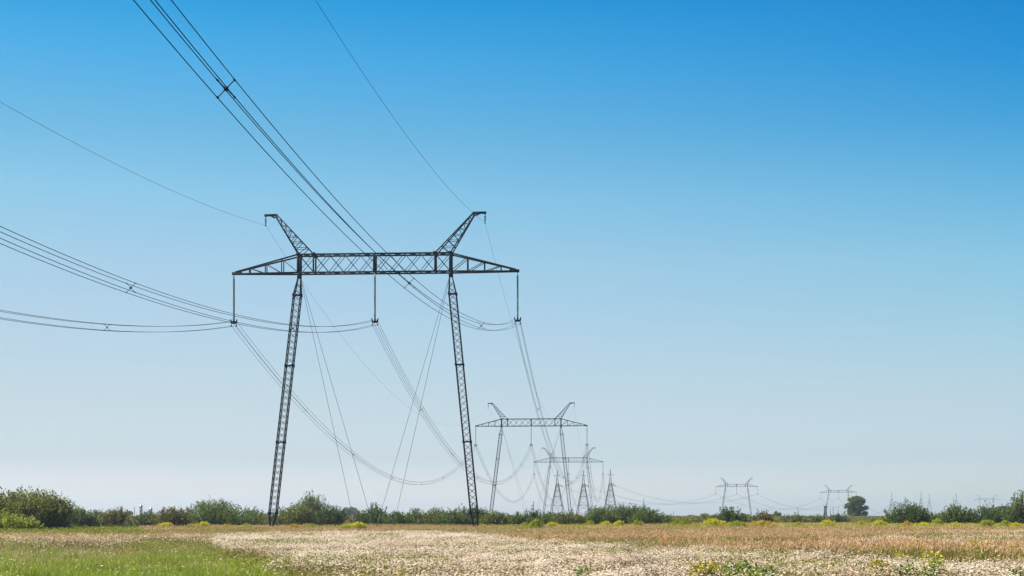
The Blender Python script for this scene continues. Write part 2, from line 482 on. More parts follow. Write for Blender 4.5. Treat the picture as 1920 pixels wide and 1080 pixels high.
def bush(name, u, vtop, wpx, y, mat, label, seed, cat='bush', group='bushes in the hedgerow', spiky=0.5, leaf=.2, peak=0.0,
         lobes=6, depth=None, full=1.0, zb=None):
    r = np.random.default_rng(seed)
    x = at(u, y); z0 = float(terrain(x, y)) if zb is None else zb
    h = zat(vtop, y) - z0; w = wpx * y / F
    d = depth or w * .8
    root = empty(name, (x, y, z0))
    tag(root, label, cat, group)
    lobesl = [(peak * w / 2, 0.0, w * .30, h)]
    for k in range(lobes):
        a = r.uniform(0, 2 * math.pi); q = math.sqrt(r.random()) * .72
        lx, ly = math.cos(a) * q * w / 2, math.sin(a) * q * d / 2
        off = abs(lx / (w / 2) - peak)
        lobesl.append((lx, ly, w * r.uniform(.22, .33), h * max(.55, (1 - .24 * off * off)) * r.uniform(.80, 1.0)))
    lobesl.append((-w * .38, 0, w * .20, h * r.uniform(.5, .72))); lobesl.append((w * .38, 0, w * .20, h * r.uniform(.5, .72)))
    nl = int(400 * w * h * full * (.2 / leaf) ** 2)
    area = sum(l[2] * l[3] for l in lobesl)
    Vs = []; tb = MB()
    for (lx, ly, lr, lh) in lobesl:
        n = max(60, int(nl * lr * lh / area))
        ns = max(10, int(n / 26))
        th = r.uniform(0, 2 * math.pi, ns); rho = np.sqrt(r.random(ns))
        tip = np.stack([lx + lr * rho * np.cos(th), ly + lr * rho * np.sin(th),
                        lh * (1 - .40 * rho ** 2) * (1 - spiky * .28 + r.random(ns) ** 2 * spiky * .42)], -1)
        rt = np.stack([lx * .75 + .25 * lr * rho * np.cos(th), ly * .75 + .25 * lr * rho * np.sin(th), np.zeros(ns)], -1)
        mid = rt * .45 + tip * .55; mid[:, 2] = tip[:, 2] * .62
        mid[:, :2] += r.normal(0, .10 * lr, (ns, 2))
        si = r.integers(0, ns, n); t = r.random(n) ** .75 * .93 + .05; t = t[:, None]
        P = rt[si] * (1 - t) ** 2 + 2 * mid[si] * t * (1 - t) + tip[si] * t ** 2
        T = norm(2 * (mid[si] - rt[si]) * (1 - t) + 2 * (tip[si] - mid[si]) * t)
        jit = (.09 + .20 * lr * (1 - t) * .6) * (1 - .55 * spiky * t)
        P = P + r.normal(size=(n, 3)) * jit
        P[:, 2] = np.maximum(P[:, 2], .04)
        Vs.append(leaf_cards(P, T * (.5 + spiky), r.uniform(.6, 1.35, n) * leaf, r, .8))
        for j in range(min(4, ns)):
            tt = np.linspace(0, .92, 6)[:, None]
            C = rt[j] * (1 - tt) ** 2 + 2 * mid[j] * tt * (1 - tt) + tip[j] * tt ** 2
            tb.tube(C, np.linspace(.035, .012, 6) * (1 + h / 6), 4)
    V = np.concatenate(Vs)
    link('crown', mk_mesh('crown', V, np.arange(len(V)).reshape(-1, 4)), M[mat], root)
    tb.build('trunk', M['bark'], root)
    return root


def tree(name, u, vtop, wpx, y, mat, label, seed, group='far trees', leaf=.5, clumps=26, low=.12, z0=None, shape=None, full=1.0):
    r = np.random.default_rng(seed)
    x = at(u, y); z0 = float(terrain(x, y)) if z0 is None else z0
    h = zat(vtop, y) - z0; w = wpx * y / F
    root = empty(name, (x, y, z0)); tag(root, label, 'tree', group)
    Vs = []; tb = MB()
    tb.tube([(0, 0, -.1), (.02 * h, 0, .3 * h), (-.01 * h, .01 * h, .75 * h)], [h * .028, h * .02, h * .007], 7)
    for k in range(clumps):
        zz = low + (1 - low) * r.random() ** (1.0 if clumps > 60 else .8)
        prof = shape(zz) if shape else math.sqrt(max(.05, 1 - ((zz - .52) / .56) ** 2))
        a = r.uniform(0, 2 * math.pi); q = math.sqrt(r.random()) * .8 * prof
        cr = w * (r.uniform(.075, .13) if clumps > 60 else r.uniform(.09, .17))
        cx, cy, cz = math.cos(a) * q * w / 2, math.sin(a) * q * w / 2, zz * (h - cr)
        n = int(full * 60 * (cr / leaf) ** 2 + 60)
        dv = norm(r.normal(size=(n, 3))) * (r.random((n, 1)) ** .45) * np.array((1.1, 1.1, .85)) * cr
        P = dv + np.array((cx, cy, cz))
        Vs.append(leaf_cards(P, norm(dv + 1e-6), r.uniform(.6, 1.3, n) * leaf, r, 1.1, .65))
        s0 = np.array((0, 0, max(.12 * h, cz - .35 * h)))
        tb.tube([s0, (s0 + np.array((cx, cy, cz))) / 2 + np.array((0, 0, -.02 * h)), (cx, cy, cz)], [h * .012, h * .008, h * .003], 4)
    V = np.concatenate(Vs)
    link('crown', mk_mesh('crown', V, np.arange(len(V)).reshape(-1, 4)), M[mat], root)
    tb.build('trunk', M['bark'], root)
    return root


def clump(name, u, vtop, wpx, y, flower, label, seed, cat='flower clump', group='goldenrod clumps', dome=.35, leafm='weed', nfl=1.0):
    """upright stems with leaves below and plumes of small flowers on top"""
    r = np.random.default_rng(seed)
    x = at(u, y); z0 = float(terrain(x, y))
    h = max(.35, zat(vtop, y) - z0); w = wpx * y / F
    root = empty(name, (x, y, z0)); tag(root, label, cat, group)
    ns = int(60 + 70 * w)
    th = r.uniform(0, 2 * math.pi, ns); rho = np.sqrt(r.random(ns))
    tip = np.stack([w / 2 * rho * np.cos(th) * (1 + .35 * np.sin(3 * th + seed)), w * .4 * rho * np.sin(th), h * (1 - dome * rho ** 2) * r.uniform(.70, 1.06, ns)], -1)
    rt = tip * np.array((.75, .75, 0))
    nl = ns * 14
    si = r.integers(0, ns, nl); t = r.random((nl, 1)) * .85
    P = rt[si] * (1 - t) + tip[si] * t + r.normal(0, .05, (nl, 3)); P[:, 2] = np.maximum(P[:, 2], .02)
    V = leaf_cards(P, norm(tip[si] - rt[si]), r.uniform(.07, .16, nl), r, .9, .4)
    if flower and nfl < .5:                       # a few blossoms among the leaves
        nf = int(ns * 16 * nfl); si = r.integers(0, ns, nf)
        W = leaf_cards(tip[si] + r.normal(0, .06, (nf, 3)), r.normal(size=(nf, 3)), r.uniform(.05, .10, nf), r, .5, .7)
        V = np.concatenate([V, W]); mi = np.zeros(len(V) // 4, int); mi[-nf:] = 1
        link('foliage', mk_mesh('foliage', V, np.arange(len(V)).reshape(-1, 4), mi), [M[leafm], M[flower]], root)
        return root
    link('foliage', mk_mesh('foliage', V, np.arange(len(V)).reshape(-1, 4)), M[leafm], root)
    if flower:
        nf = int(ns * 16 * nfl)
        si = r.integers(0, ns, nf)
        P = tip[si] + r.normal(0, .07, (nf, 3)) - np.array((0, 0, 1)) * (r.random((nf, 1)) ** 2 * .28)
        V = leaf_cards(P, r.normal(size=(nf, 3)), r.uniform(.06, .13, nf), r, .5, .7)
        link('flower_heads', mk_mesh('flower_heads', V, np.arange(len(V)).reshape(-1, 4)), M[flower], root)
    return root


BUSHES = [
    # u, vtop, wpx, y, mat, spiky, peak, label
    (38, 915, 160, 172, 'olive', .45, .1, 'big rounded olive bush at the left edge, tallest shrub on that side'),
    (14, 955, 100, 158, 'bright', .3, -.3, 'yellow green bush in front of the big rounded olive bush'),
    (108, 962, 46, 176, 'dark', .3, -.4, 'dark low skirt bush leaning on the right side of the big olive bush'),
    (150, 953, 70, 220, 'grey', .5, 0, 'grey green low bush just right of the big olive bush'),
    (188, 955, 60, 226, 'olive', .5, .1, 'low olive bush next right of the grey green low bush'),
    (226, 953, 66, 222, 'brown', .4, 0, 'brownish low bush left of the distant domed towers'),
    (272, 958, 64, 216, 'grey', .7, 0, 'reedy grey green bush below the distant domed towers'),
    (322, 950, 74, 214, 'brown', .5, .2, 'brownish olive bush behind the roundest small yellow clump'),
    (418, 936, 136, 205, 'green', .65, -.25, 'broad domed green willow bush left of the near left pylon leg'),
    (478, 962, 50, 214, 'green', .5, 0, 'low green bush between the domed willow and the left pylon leg'),
    (548, 944, 78, 208, 'olive', .5, .2, 'olive bush immediately right of the near left pylon leg'),
    (579, 923, 72, 211, 'grey', .8, 0, 'pale young leafy sapling bush with a tall pointed top'),
    (614, 945, 62, 206, 'dark', .55, .1, 'dark bush on the right flank of the pointed sapling'),
    (700, 944, 56, 206, 'dark', .9, .1, 'dark shrub with upright shoots where the guy wires come down'),
    (680, 958, 44, 212, 'brown', .5, 0, 'small brown green bush left of the shrub with upright shoots'),
    (748, 957, 62, 204, 'green', .7, -.2, 'low green bush right of the shrub with upright shoots'),
    (776, 953, 48, 210, 'green', .8, 0, 'middle hedge bush with a few tall twigs between the two near legs'),
    (812, 950, 68, 208, 'olive', .8, .2, 'twiggy olive hedge bush, second left of the near right pylon leg'),
    (850, 957, 60, 205, 'green', .5, .1, 'rounded green hedge bush touching the near right pylon leg'),
    (884, 944, 62, 209, 'dark', .6, 0, 'tall dark bush rising around the near right pylon leg'),
    (926, 958, 70, 207, 'olive', .45, 0, 'rounded olive bush below the second pylon'),
    (966, 958, 60, 209, 'green', .5, .1, 'green bush left of the thin crooked sapling'),
    (1000, 947, 40, 213, 'dark', .9, 0, 'thin crooked sapling sticking out of the hedge below the second pylon'),
    (1028, 957, 62, 208, 'green', .65, .1, 'green bush right of the thin crooked sapling'),
    (1066, 957, 62, 206, 'olive', .7, 0, 'olive twiggy bush below the right leg of the second pylon'),
    (1122, 948, 70, 206, 'green', .45, .1, 'rounded green bush in front of the right pair of mast towers'),
    (1172, 943, 84, 209, 'dark', .5, 0, 'broad dark rounded bush below the rightmost of the three mast towers'),
    (1220, 950, 66, 206, 'green', .5, -.1, 'rounded green bush closing the right end of the long hedge'),
    (1251, 967, 26, 210, 'dark', .5, 0, 'tiny dark bush just past the right end of the long hedge'),
    (1330, 963, 56, 232, 'olive', .5, 0, 'low olive bush left of the conical dark green bush'),
    (1367, 948, 52, 222, 'dark', .8, .05, 'conical dark green bush below the left far portal pylon'),
    (1392, 962, 34, 226, 'green', .5, 0, 'low green bush on the right foot of the conical dark green bush'),
    (1424, 957, 46, 228, 'brown', .6, .1, 'brown green bush below the right leg of the left far portal pylon'),
    (1490, 964, 56, 262, 'olive', .5, 0, 'low flat olive bush beside the thin leaning pole'),
    (1532, 966, 60, 300, 'green', .6, 0, 'low weedy bush left of the lattice phone mast'),
    (1574, 964, 40, 300, 'grey', .6, 0, 'low grey green bush at the left foot of the lone big tree'),
    (1672, 966, 60, 216, 'green', .5, .2, 'low green bush below the leftmost far mast tower on the right'),
    (1706, 938, 66, 196, 'dark', .55, -.25, 'tall dark bush lit on its left, nearest right of the lone big tree'),
    (1738, 962, 40, 199, 'green', .5, 0, 'low green bush on the right foot of the tall dark left-lit bush'),
    (1773, 950, 56, 204, 'olive', .6, .3, 'sloping olive bush left of the twin-topped bush'),
    (1789, 941, 48, 200, 'green', .8, 0, 'green bush with a tall twin top right of the mast tower pair'),
    (1842, 943, 66, 200, 'dark', .7, .1, 'dark feathery bush below the faintest far portal pylon'),
    (1816, 962, 40, 205, 'brown', .6, 0, 'thin brown bush in the dip left of the dark feathery bush'),
    (1880, 960, 44, 203, 'olive', .5, 0, 'low olive bush left of the tall upright shrub at the right edge'),
    (1911, 922, 50, 195, 'grey', 1.0, 0, 'tall shrub with upright shoots at the right edge'),
    (1950, 945, 70, 200, 'dark', .6, 0, 'dark bush cut by the right edge of the frame'),
]
for i, (u, vt, w, y, mat, sp, pk, lab) in enumerate(BUSHES):
    vt -= 7 if i == 0 else (5 if u < 660 else 3); w *= 1.2
    sp *= .4 if i == 0 else (.55 if u < 1250 and sp < .85 else .9)
    if u > 1650: w *= 1.12; vt -= 2
    if u < 400: y *= .86
    elif u < 660: y *= .955
    bush('sapling' if 'sapling' in lab else 'bush', u, vt, w, y, mat, lab, 100 + i, spiky=sp, peak=pk, leaf=.22 + .04 * (y > 215),
         lobes=6 if w < 70 else (10 if i else 14), cat='sapling' if 'sapling' in lab else 'bush', full=2.0 if i == 0 else .8 if 'sapling' in lab else 1.0)

TREES = [
    (1606, 928, 45, 560, 'dark', 'lone big dark tree standing on the horizon at the right', 95, .30, .03),
    (1584, 953, 7, 560, 'blue', 'tiny sapling tree close left of the lone big dark tree', 6, .28, .1),
    (658, 949, 42, 860, 'blue', 'bluish round-topped far tree seen between the near pylon legs', 26, .75, .05),
    (642, 956, 24, 880, 'blue', 'smaller bluish far tree touching the round-topped one on its left', 14, .75, .05),
    (1296, 965, 22, 1000, 'blue', 'small rounded bluish tree on the horizon, second right of the long hedge', 12, .8, .05),
    (1272, 967, 14, 1000, 'blue', 'smallest bluish tree on the horizon, first right of the long hedge', 8, .8, .05),
    (1322, 962, 18, 900, 'blue', 'bluish far tree peeking over the low olive bush left of the conical bush', 10, .8, .05),
    (1456, 958, 20, 620, 'blue', 'round far tree between the brown green bush and the thin leaning pole', 18, .42, .05),
    (1398, 962, 22, 900, 'blue', 'hazy far tree right behind the conical dark green bush', 12, .8, .05),
    (1438, 963, 20, 950, 'blue', 'hazy far tree behind the brown green bush', 12, .8, .05),
    (1684, 957, 14, 520, 'blue', 'small round far tree left of the tall dark left-lit bush', 12, .36, .05),
    (1884, 947, 46, 420, 'blue', 'far rounded tree behind the dip left of the tall upright shrub', 30, .36, .05),
    (240, 957, 22, 760, 'blue', 'bluish far tree left of the distant domed towers', 14, .6, .05),
    (124, 958, 26, 760, 'blue', 'bluish far tree peeking out right of the big olive bush', 14, .6, .05),
    (306, 954, 12, 760, 'blue', 'bluish far tree right of the distant domed towers', 8, .6, .05),
    (470, 955, 26, 700, 'blue', 'bluish far tree just over the right slope of the domed willow', 14, .55, .05),
    (496, 962, 26, 760, 'blue', 'bluish far tree behind the foot of the near left pylon leg', 14, .55, .05),
    (1650, 970, 18, 800, 'blue', 'low bluish tree on the horizon right of the lone big dark tree', 8, .7, .05),
]
for i, (u, vt, w, y, mat, lab, cl, lf, lo) in enumerate(TREES):
    if i == 0:
        shp = lambda t: (.95 + .08 * math.sin(14 * t)) if t < .5 else (1.05 if t < .7 else math.sqrt(max(.05, 1 - ((t - .7) / .36) ** 2)))
        tree('tree', u, vt, w, y, mat, lab, 300, leaf=lf, clumps=cl, low=lo, shape=shp, full=.5)
    else:
        tree('tree', u, vt, w, y, mat, lab, 300 + i, leaf=lf, clumps=cl, low=lo)

CLUMPS = [
    (312, 984, 22, 178, 'yellow', .15, 'flat-topped bright yellow clump below the brownish olive bush at left'),
    (382, 982, 20, 172, 'yellow', .2, 'yellow green clump at the left foot of the domed willow'),
    (358, 987, 14, 170, 'lime', .3, 'small lime clump between the two bright yellow clumps at left'),
    (425, 987, 26, 176, 'orange', .4, 'thin orange clump under the domed willow'),
    (462, 986, 18, 172, 'lime', .3, 'lime clump left of the near left pylon leg'),
    (552, 986, 16, 170, 'orange', .3, 'small orange clump right of the near left pylon leg'),
    (580, 985, 30, 176, 'lime', .4, 'lime yellow clump below the pointed sapling'),
    (645, 988, 26, 150, 'lime', .3, 'low yellow clump left of the one under the guy wires'),
    (672, 982, 24, 152, 'yellow', .25, 'rounded yellow clump beneath the guy wires of the near pylon'),
    (692, 1010, 14, 96, 'lime', .3, 'yellow green clump inside the white flowers below the guy wires'),
    (985, 981, 20, 168, 'lime', .4, 'lime clump left of the leafy yellow green clump under the crooked sapling'),
    (1004, 974, 24, 160, 'lime', .5, 'leafy yellow green clump standing up below the crooked sapling'),
    (1036, 981, 20, 172, 'yellow', .25, 'domed yellow clump right of the leafy yellow green one'),
    (1055, 986, 20, 160, 'orange', .35, 'orange clump below the domed yellow one'),
    (1106, 978, 18, 178, 'lime', .3, 'lime clump below the rounded bush before the mast towers'),
    (1136, 979, 22, 174, 'yellow', .4, 'low yellow clump left of the tall one under the broad dark bush'),
    (1160, 978, 20, 172, 'yellow', .3, 'tall yellow clump under the broad dark rounded bush'),
    (1196, 976, 24, 176, 'lime', .5, 'leafy lime clump between the broad dark bush and the hedge end'),
    (1275, 977, 44, 178, 'lime', .3, 'wide lime clump in the gap right of the long hedge'),
    (1338, 976, 34, 174, 'yellow', .25, 'wide bright yellow clump below the low olive bush'),
    (1384, 980, 34, 168, 'lime', .35, 'lime clump below the conical dark green bush'),
    (1432, 979, 44, 172, 'orange', .3, 'broad orange yellow clump below the brown green bush'),
    (1496, 982, 22, 176, 'lime', .4, 'faint lime clump below the low flat olive bush'),
    (1552, 978, 26, 176, 'yellow', .3, 'domed yellow clump below the lattice phone mast'),
    (1618, 981, 26, 176, 'lime', .35, 'lime clump below the lone big dark tree'),
    (1648, 978, 24, 174, 'yellow', .3, 'yellow green clump right of the one below the lone big tree'),
    (1700, 981, 16, 170, 'orange', .35, 'small orange clump below the tall dark left-lit bush'),
    (1732, 983, 26, 166, 'yellow', .35, 'yellow clump below the right slope of the tall dark left-lit bush'),
    (1758, 976, 20, 182, 'lime', .4, 'tall lime clump below the sloping olive bush'),
    (1792, 983, 18, 162, 'yellow', .3, 'yellow clump below the bush with the twin top'),
    (1850, 979, 20, 160, 'lime', .1, 'square-shouldered vivid lime clump below the dark feathery bush'),
    (1884, 980, 18, 172, 'lime', .3, 'lime clump left of the tall upright shrub at the right edge'),
    (1906, 984, 18, 160, 'yellow', .3, 'yellow clump under the tall upright shrub at the right edge'),
    (1714, 1021, 34, 60, 'yellow', .4, 'nearer yellow clump inside the pink grass at the right'),
    (1690, 1042, 22, 50, 'yellow', .4, 'lower yellow clump where pink grass meets white flowers'),
    (1740, 1043, 18, 50, 'lime', .4, 'lime clump where pink grass meets white flowers'),
    (1835, 1018, 36, 58, 'lime', .4, 'nearer lime clump inside the pink grass near the right edge'),
    (1245, 1012, 22, 74, 'orange', .4, 'thin orange clump at the upper rim of the white flowers'),
]
for i, (u, vt, w, y, fl, dm, lab) in enumerate(CLUMPS):
    clump('goldenrod_clump', u, vt - (1 if 950 < u < 1250 else 3), w * (1.0 if 950 < u < 1250 else 1.12), y, fl, lab, 500 + i, dome=dm)
WEEDS = [
    (820, 1006, 26, 92, None, 'small green weed clump in the white flowers under the near pylon'),
    (966, 1014, 40, 78, None, 'leafy green weed clump in the white flowers right of the near pylon'),
    (905, 1014, 18, 84, None, 'faint green weed clump at the left of the leafy one in the white flowers'),
    (1325, 1057, 43, 39, 'orange', 'yellow dotted weed clump at the bottom edge, first of the bottom right row'),
    (1390, 1046, 67, 38, None, 'large green weed clump rising from the bottom edge'),
    (1440, 1060, 40, 36.5, None, 'low green weed clump right of the large one at the bottom edge'),
    (1648, 1056, 40, 38.5, 'orange', 'thin olive weed clump with orange dots at the bottom right'),
    (1700, 1052, 40, 38, None, 'leafy green weed clump left of the tall one at the bottom right'),
    (1750, 1044, 43, 38.5, 'yellow', 'tall green weed clump with yellow tips at the bottom right'),
    (1842, 1030, 34, 52, None, 'green weed clump in the pink grass near the right edge'),
    (1908, 1058, 31, 36, None, 'green weed clump in the bottom right corner'),
    (1092, 1064, 31, 36.5, None, 'brownish green weed clump at the middle of the bottom edge'),
]
for i, (u, vt, w, y, fl, lab) in enumerate(WEEDS):
    clump('weed_clump', u, vt - 3, w * 1.25, y, fl, lab, 600 + i, cat='weed clump', group='green weeds among the flowers', dome=.45, nfl=.2 if fl == 'orange' else .07, leafm='weedgreen')

# ------------------------------------------------------------------ pylons
XA = 17.5           # half span of the crossarm
XL = 9.29           # leg head
HL = 7.42           # inner foot of the earth-wire horn


def leg_mesh(sgn, foot, H):
    mb = MB()
    zs = [0.35, 2.2, H - 2.65, H - .55]
    hw = [.16, .44, .44, .16]
    head = XL

    def corner(z, sx, sy):
        t = z / (H - .55)
        cx = sgn * (foot + (head - foot) * t)
        w = np.interp(z, zs, hw)
        return np.array((cx + sx * w, sy * w, z))
    for sx in (-1, 1):
        for sy in (-1, 1):
            for a, b in zip(zs[:-1], zs[1:]):
                mb.bar(corner(a, sx, sy), corner(b, sx, sy), .115)
    n = max(4, int((H - 4.85) / .76))
    lev = list(np.linspace(2.2, H - 2.65, n + 1))
    lev = [0.35, 1.3] + lev + [H - 1.9, H - 1.2]
    faces = [((-1, -1), (1, -1)), ((1, -1), (1, 1)), ((1, 1), (-1, 1)), ((-1, 1), (-1, -1))]
    for a, b in zip(lev[:-1], lev[1:]):
        for p0, p1 in faces:
            mb.bar(corner(a, *p0), corner(b, *p1), .036)
            mb.bar(corner(a, *p1), corner(b, *p0), .036)
    for z in (2.2, 2.2 + (H - 4.85) * .325, 2.2 + (H - 4.85) * .677, H - 2.65):
        for p0, p1 in faces:
            mb.bar(corner(z, *p0), corner(z, *p1), .11)
        for sx in (-1, 1):
            for sy in (-1, 1):
                c = corner(z, sx, sy)
                mb.bar(c - np.array((0, 0, .16)), c + np.array((0, 0, .16)), .21)
    mb.bar((sgn * head, 0, H - .62), (sgn * head, 0, H + .1), .5)
    mb.bar((sgn * foot, 0, .22), (sgn * foot, 0, .42), .5)
    return mb.mesh('leg')


def beam_mesh(H):
    T = H + 2.21
    D = .75
    mb = MB()
    for sy in (-D, D):
        mb.bar((-XL, sy, T), (XL, sy, T), .175); mb.bar((-XL, sy, H), (XL, sy, H), .175)
        xsn = [-XL, -HL] + [-HL + HL / 4 * k for k in range(1, 9)] + [XL]
        for a, b in zip(xsn[:-1], xsn[1:]):
            mb.bar((a, sy, H), (b, sy, T), .06); mb.bar((a, sy, T), (b, sy, H), .06)
        for x, w in ((-XL, .3), (XL, .3), (-HL, .17), (HL, .17), (0, .24)):
            mb.bar((x, sy, H - .05), (x, sy, T + .05), w)
        for s in (-1, 1):
            for x in (XL, HL):
                mb.bar((s * x - .22, sy, T + .02), (s * x + .22, sy, T + .02), .36)
    for a, b in zip(xsn[:-1], xsn[1:]):
        for z in (H, T):
            mb.bar((a, -D, z), (b, D, z), .06); mb.bar((a, D, z), (b, -D, z), .06)
    for x in xsn:
        for z in (H, T):
            mb.bar((x, -D, z), (x, D, z), .09)
    return mb.mesh('crossbeam')


def arm_mesh(s, H):
    T = H + 2.21
    mb = MB()

    def dy(x): return .75 + (.14 - .75) * (x - XL) / (XA - XL)
    def top(x): return T + (H + .22 - T) * (x - XL) / (XA - .3 - XL)
    for q in (-1, 1):
        mb.bar((s * XL, q * .75, H), (s * XA, q * .14, H), .18)
        mb.bar((s * XL, q * .75, T), (s * (XA - .3), q * .15, H + .22), .16)
        posts = [XL, 11.35, 13.4, 15.4]
        for k, x in enumerate(posts[1:], 1):
            mb.bar((s * x, q * dy(x), H), (s * x, q * dy(x), top(x)), .11)
            mb.bar((s * x, q * dy(x), top(x)), (s * posts[k - 1], q * dy(posts[k - 1]), H), .075)
    for x in (11.35, 13.4, 15.4, 16.6):
        mb.bar((s * x, -dy(x), H), (s * x, dy(x), H), .08)
    px_ = [XL, 11.35, 13.4, 15.4, 17.2]
    for k in range(4):
        a, b = px_[k], px_[k + 1]
        e = 1 if k % 2 else -1
        mb.bar((s * a, -e * dy(a), H), (s * b, e * dy(b), H), .06)
    mb.bar((s * (XA - 1.1), 0, H + .06), (s * (XA + .1), 0, H + .06), .34)
    return mb.mesh('crossarm')


def horn_mesh(s, H):
    T = H + 2.21
    mb = MB()
    tz = H + 7.15
    A0, A1 = np.array((XL, 0, T)), np.array((12.28, 0, tz - .1))
    B0, B1 = np.array((HL, 0, T)), np.array((12.12, 0, tz + .1))

    def P(base, tip, t, q):
        p = base + (tip - base) * t
        return np.array((s * p[0], q * (.75 + (.10 - .75) * t), p[2]))
    ts = [0, .17, .32, .465, .60, .735, .87, 1.0]
    for q in (-1, 1):
        mb.bar(P(A0, A1, 0, q), P(A0, A1, 1, q), .13); mb.bar(P(B0, B1, 0, q), P(B0, B1, 1, q), .13)
        for a, b in zip(ts[:-1], ts[1:]):
            mb.bar(P(A0, A1, a, q), P(B0, B1, b, q), .07)
            if 0 < b < 1: mb.bar(P(A0, A1, b, q), P(B0, B1, b, q), .06)
    for t in ts[1:-1]:
        for (a, b) in ((A0, A1), (B0, B1)):
            mb.bar(P(a, b, t, -1), P(a, b, t, 1), .07)
    mb.bar((s * 12.0, 0, tz), (s * 13.6, 0, tz), .26)
    mb.bar((s * 12.3, 0, tz - .35), (s * 12.8, 0, tz - .08), .16)
    mb.bar((s * 13.45, 0, tz - .25), (s * 13.45, 0, tz), .14)
    return mb.mesh('earth_wire_horn')


def string_mesh():
    """two parallel strings of discs, local origin at the hanging point; 5.0 m of discs"""
    mb = MB()
    for q in (-.17, .17):
        mb.bar((0, q, -.02), (0, q, -.50), .06)
        prof = []
        for k in range(31):
            z = -.45 - k * .165
            prof += [(.045, z), (.105, z - .03), (.12, z - .075), (.055, z - .10), (.045, z - .165)]
        mb.lathe(prof, (0, q, 0), 8)
    return mb.mesh('insulator_string')


def yoke_mesh():
    mb = MB()
    mb.bar((0, -.3, 0), (0, .3, 0), .14)
    mb.bar((-.34, 0, -.12), (.34, 0, -.12), .24, .16)
    mb.bar((0, 0, .22), (0, 0, -.12), .20)
    for s in (-1, 1):
        mb.bar((s * .30, 0, -.16), (s * .40, 0, .32), .12)
        mb.bar((s * .31, 0, -.16), (s * .31, 0, -.42), .04)
        mb.bar((s * .31, -.16, -.47), (s * .31, .16, -.47), .13)
        mb.bar((s * .31, -.16, .09), (s * .31, .16, .09), .10)
    return mb.mesh('yoke')


def rod_mesh():
    mb = MB()
    mb.bar((0, 0, 0), (0, 0, -.18), .04)
    prof = []
    for k in range(4):
        z = -.16 - k * .17
        prof += [(.04, z), (.11, z - .03), (.12, z - .08), (.04, z - .12)]
    mb.lathe(prof, (0, 0, 0), 8)
    mb.bar((0, 0, -.8), (0, 0, -1.0), .05)
    mb.bar((0, -.2, -1.0), (0, .2, -1.0), .12)
    return mb.mesh('earth_wire_insulator')


STR, YOK, ROD = string_mesh(), yoke_mesh(), rod_mesh()
STR.materials.append(M['glass']); YOK.materials.append(M['steel']); ROD.materials.append(M['steel'])


class Pylon:
    def __init__(s, u, y, yaw, zbeam, label):
        s.x = at(u, y); s.y = y; s.z0 = float(terrain(s.x, y)); s.H = zbeam - s.z0; s.yaw = R(yaw)
        H = s.H
        s.root = root = empty('portal_pylon', (s.x, s.y, s.z0), s.yaw)
        tag(root, label, 'pylon', 'guyed portal pylons of the power line')
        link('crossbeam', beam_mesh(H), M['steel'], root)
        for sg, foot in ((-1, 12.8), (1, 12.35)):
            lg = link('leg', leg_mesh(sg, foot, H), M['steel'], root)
            fb = MB()
            fb.bar((sg * foot, 0, -.6), (sg * foot, 0, .26), 1.1)
            fb.build('footing', M['concrete'], lg)
            link('crossarm', arm_mesh(sg, H), M['steel'], root)
            hn = link('earth_wire_horn', horn_mesh(sg, H), M['steel'], root)
            rod = link('earth_wire_insulator', ROD, None, hn)
            rod.location = (sg * 13.45, 0, H + 6.92)
            for q in (-1, 1):
                g = MB()
                p0 = np.array((sg * (XL - .15), q * .15, H - .5)); p1 = np.array((sg * 1.15, q * 7.2, .05))
                g.tube(p0 + (p1 - p0) * np.linspace(0, 1, 5)[:, None], .022, 6)
                gw = g.build('guy_wire', M['guy'], root)
                tn = MB(); tn.bar(p0 + (p1 - p0) * .935, p1 + (p1 - p0) * .004, .09)
                tn.build('turnbuckle', M['guy'], gw)
        for x in (-XA + .1, 0, XA - .1):
            st = link('insulator_string', STR, None, root); st.location = (x, 0, H - .08)
            yk = link('yoke', YOK, None, st); yk.location = (0, 0, -5.78)

    def P(s, x, yy, z):
        c, n = math.cos(s.yaw), math.sin(s.yaw)
        return np.array((s.x + c * x - n * yy, s.y + n * x + c * yy, s.z0 + z))

    def cond(s, k):
        return s.P((-XA + .1, 0, XA - .1)[k], 0, s.H - .08 - 5.78 - .19)

    def earth(s, k):
        return s.P((-13.45, 13.45)[k], 0, s.H + 5.92)


PY1 = Pylon(703, 181.8, -3.4, 31.45, 'nearest and biggest dark lattice portal pylon with two leaning legs')
PY2 = Pylon(996, 465.9, -4.5, 29.95, 'second portal pylon along the line, half the height of the nearest')
PY3 = Pylon(1066, 752.7, -4.5, 29.1, 'third portal pylon, seen behind the right leg of the second')
PY5 = Pylon(1381, 1239, -19, 26.3, 'pale far portal pylon right of the three mast towers')
PY6 = Pylon(1572, 1451, -19, 24.9, 'pale far portal pylon half hidden by the lone big tree')
PY7 = Pylon(1850, 2150, -19, 25.4, 'faintest and farthest portal pylon behind the bushes at right')


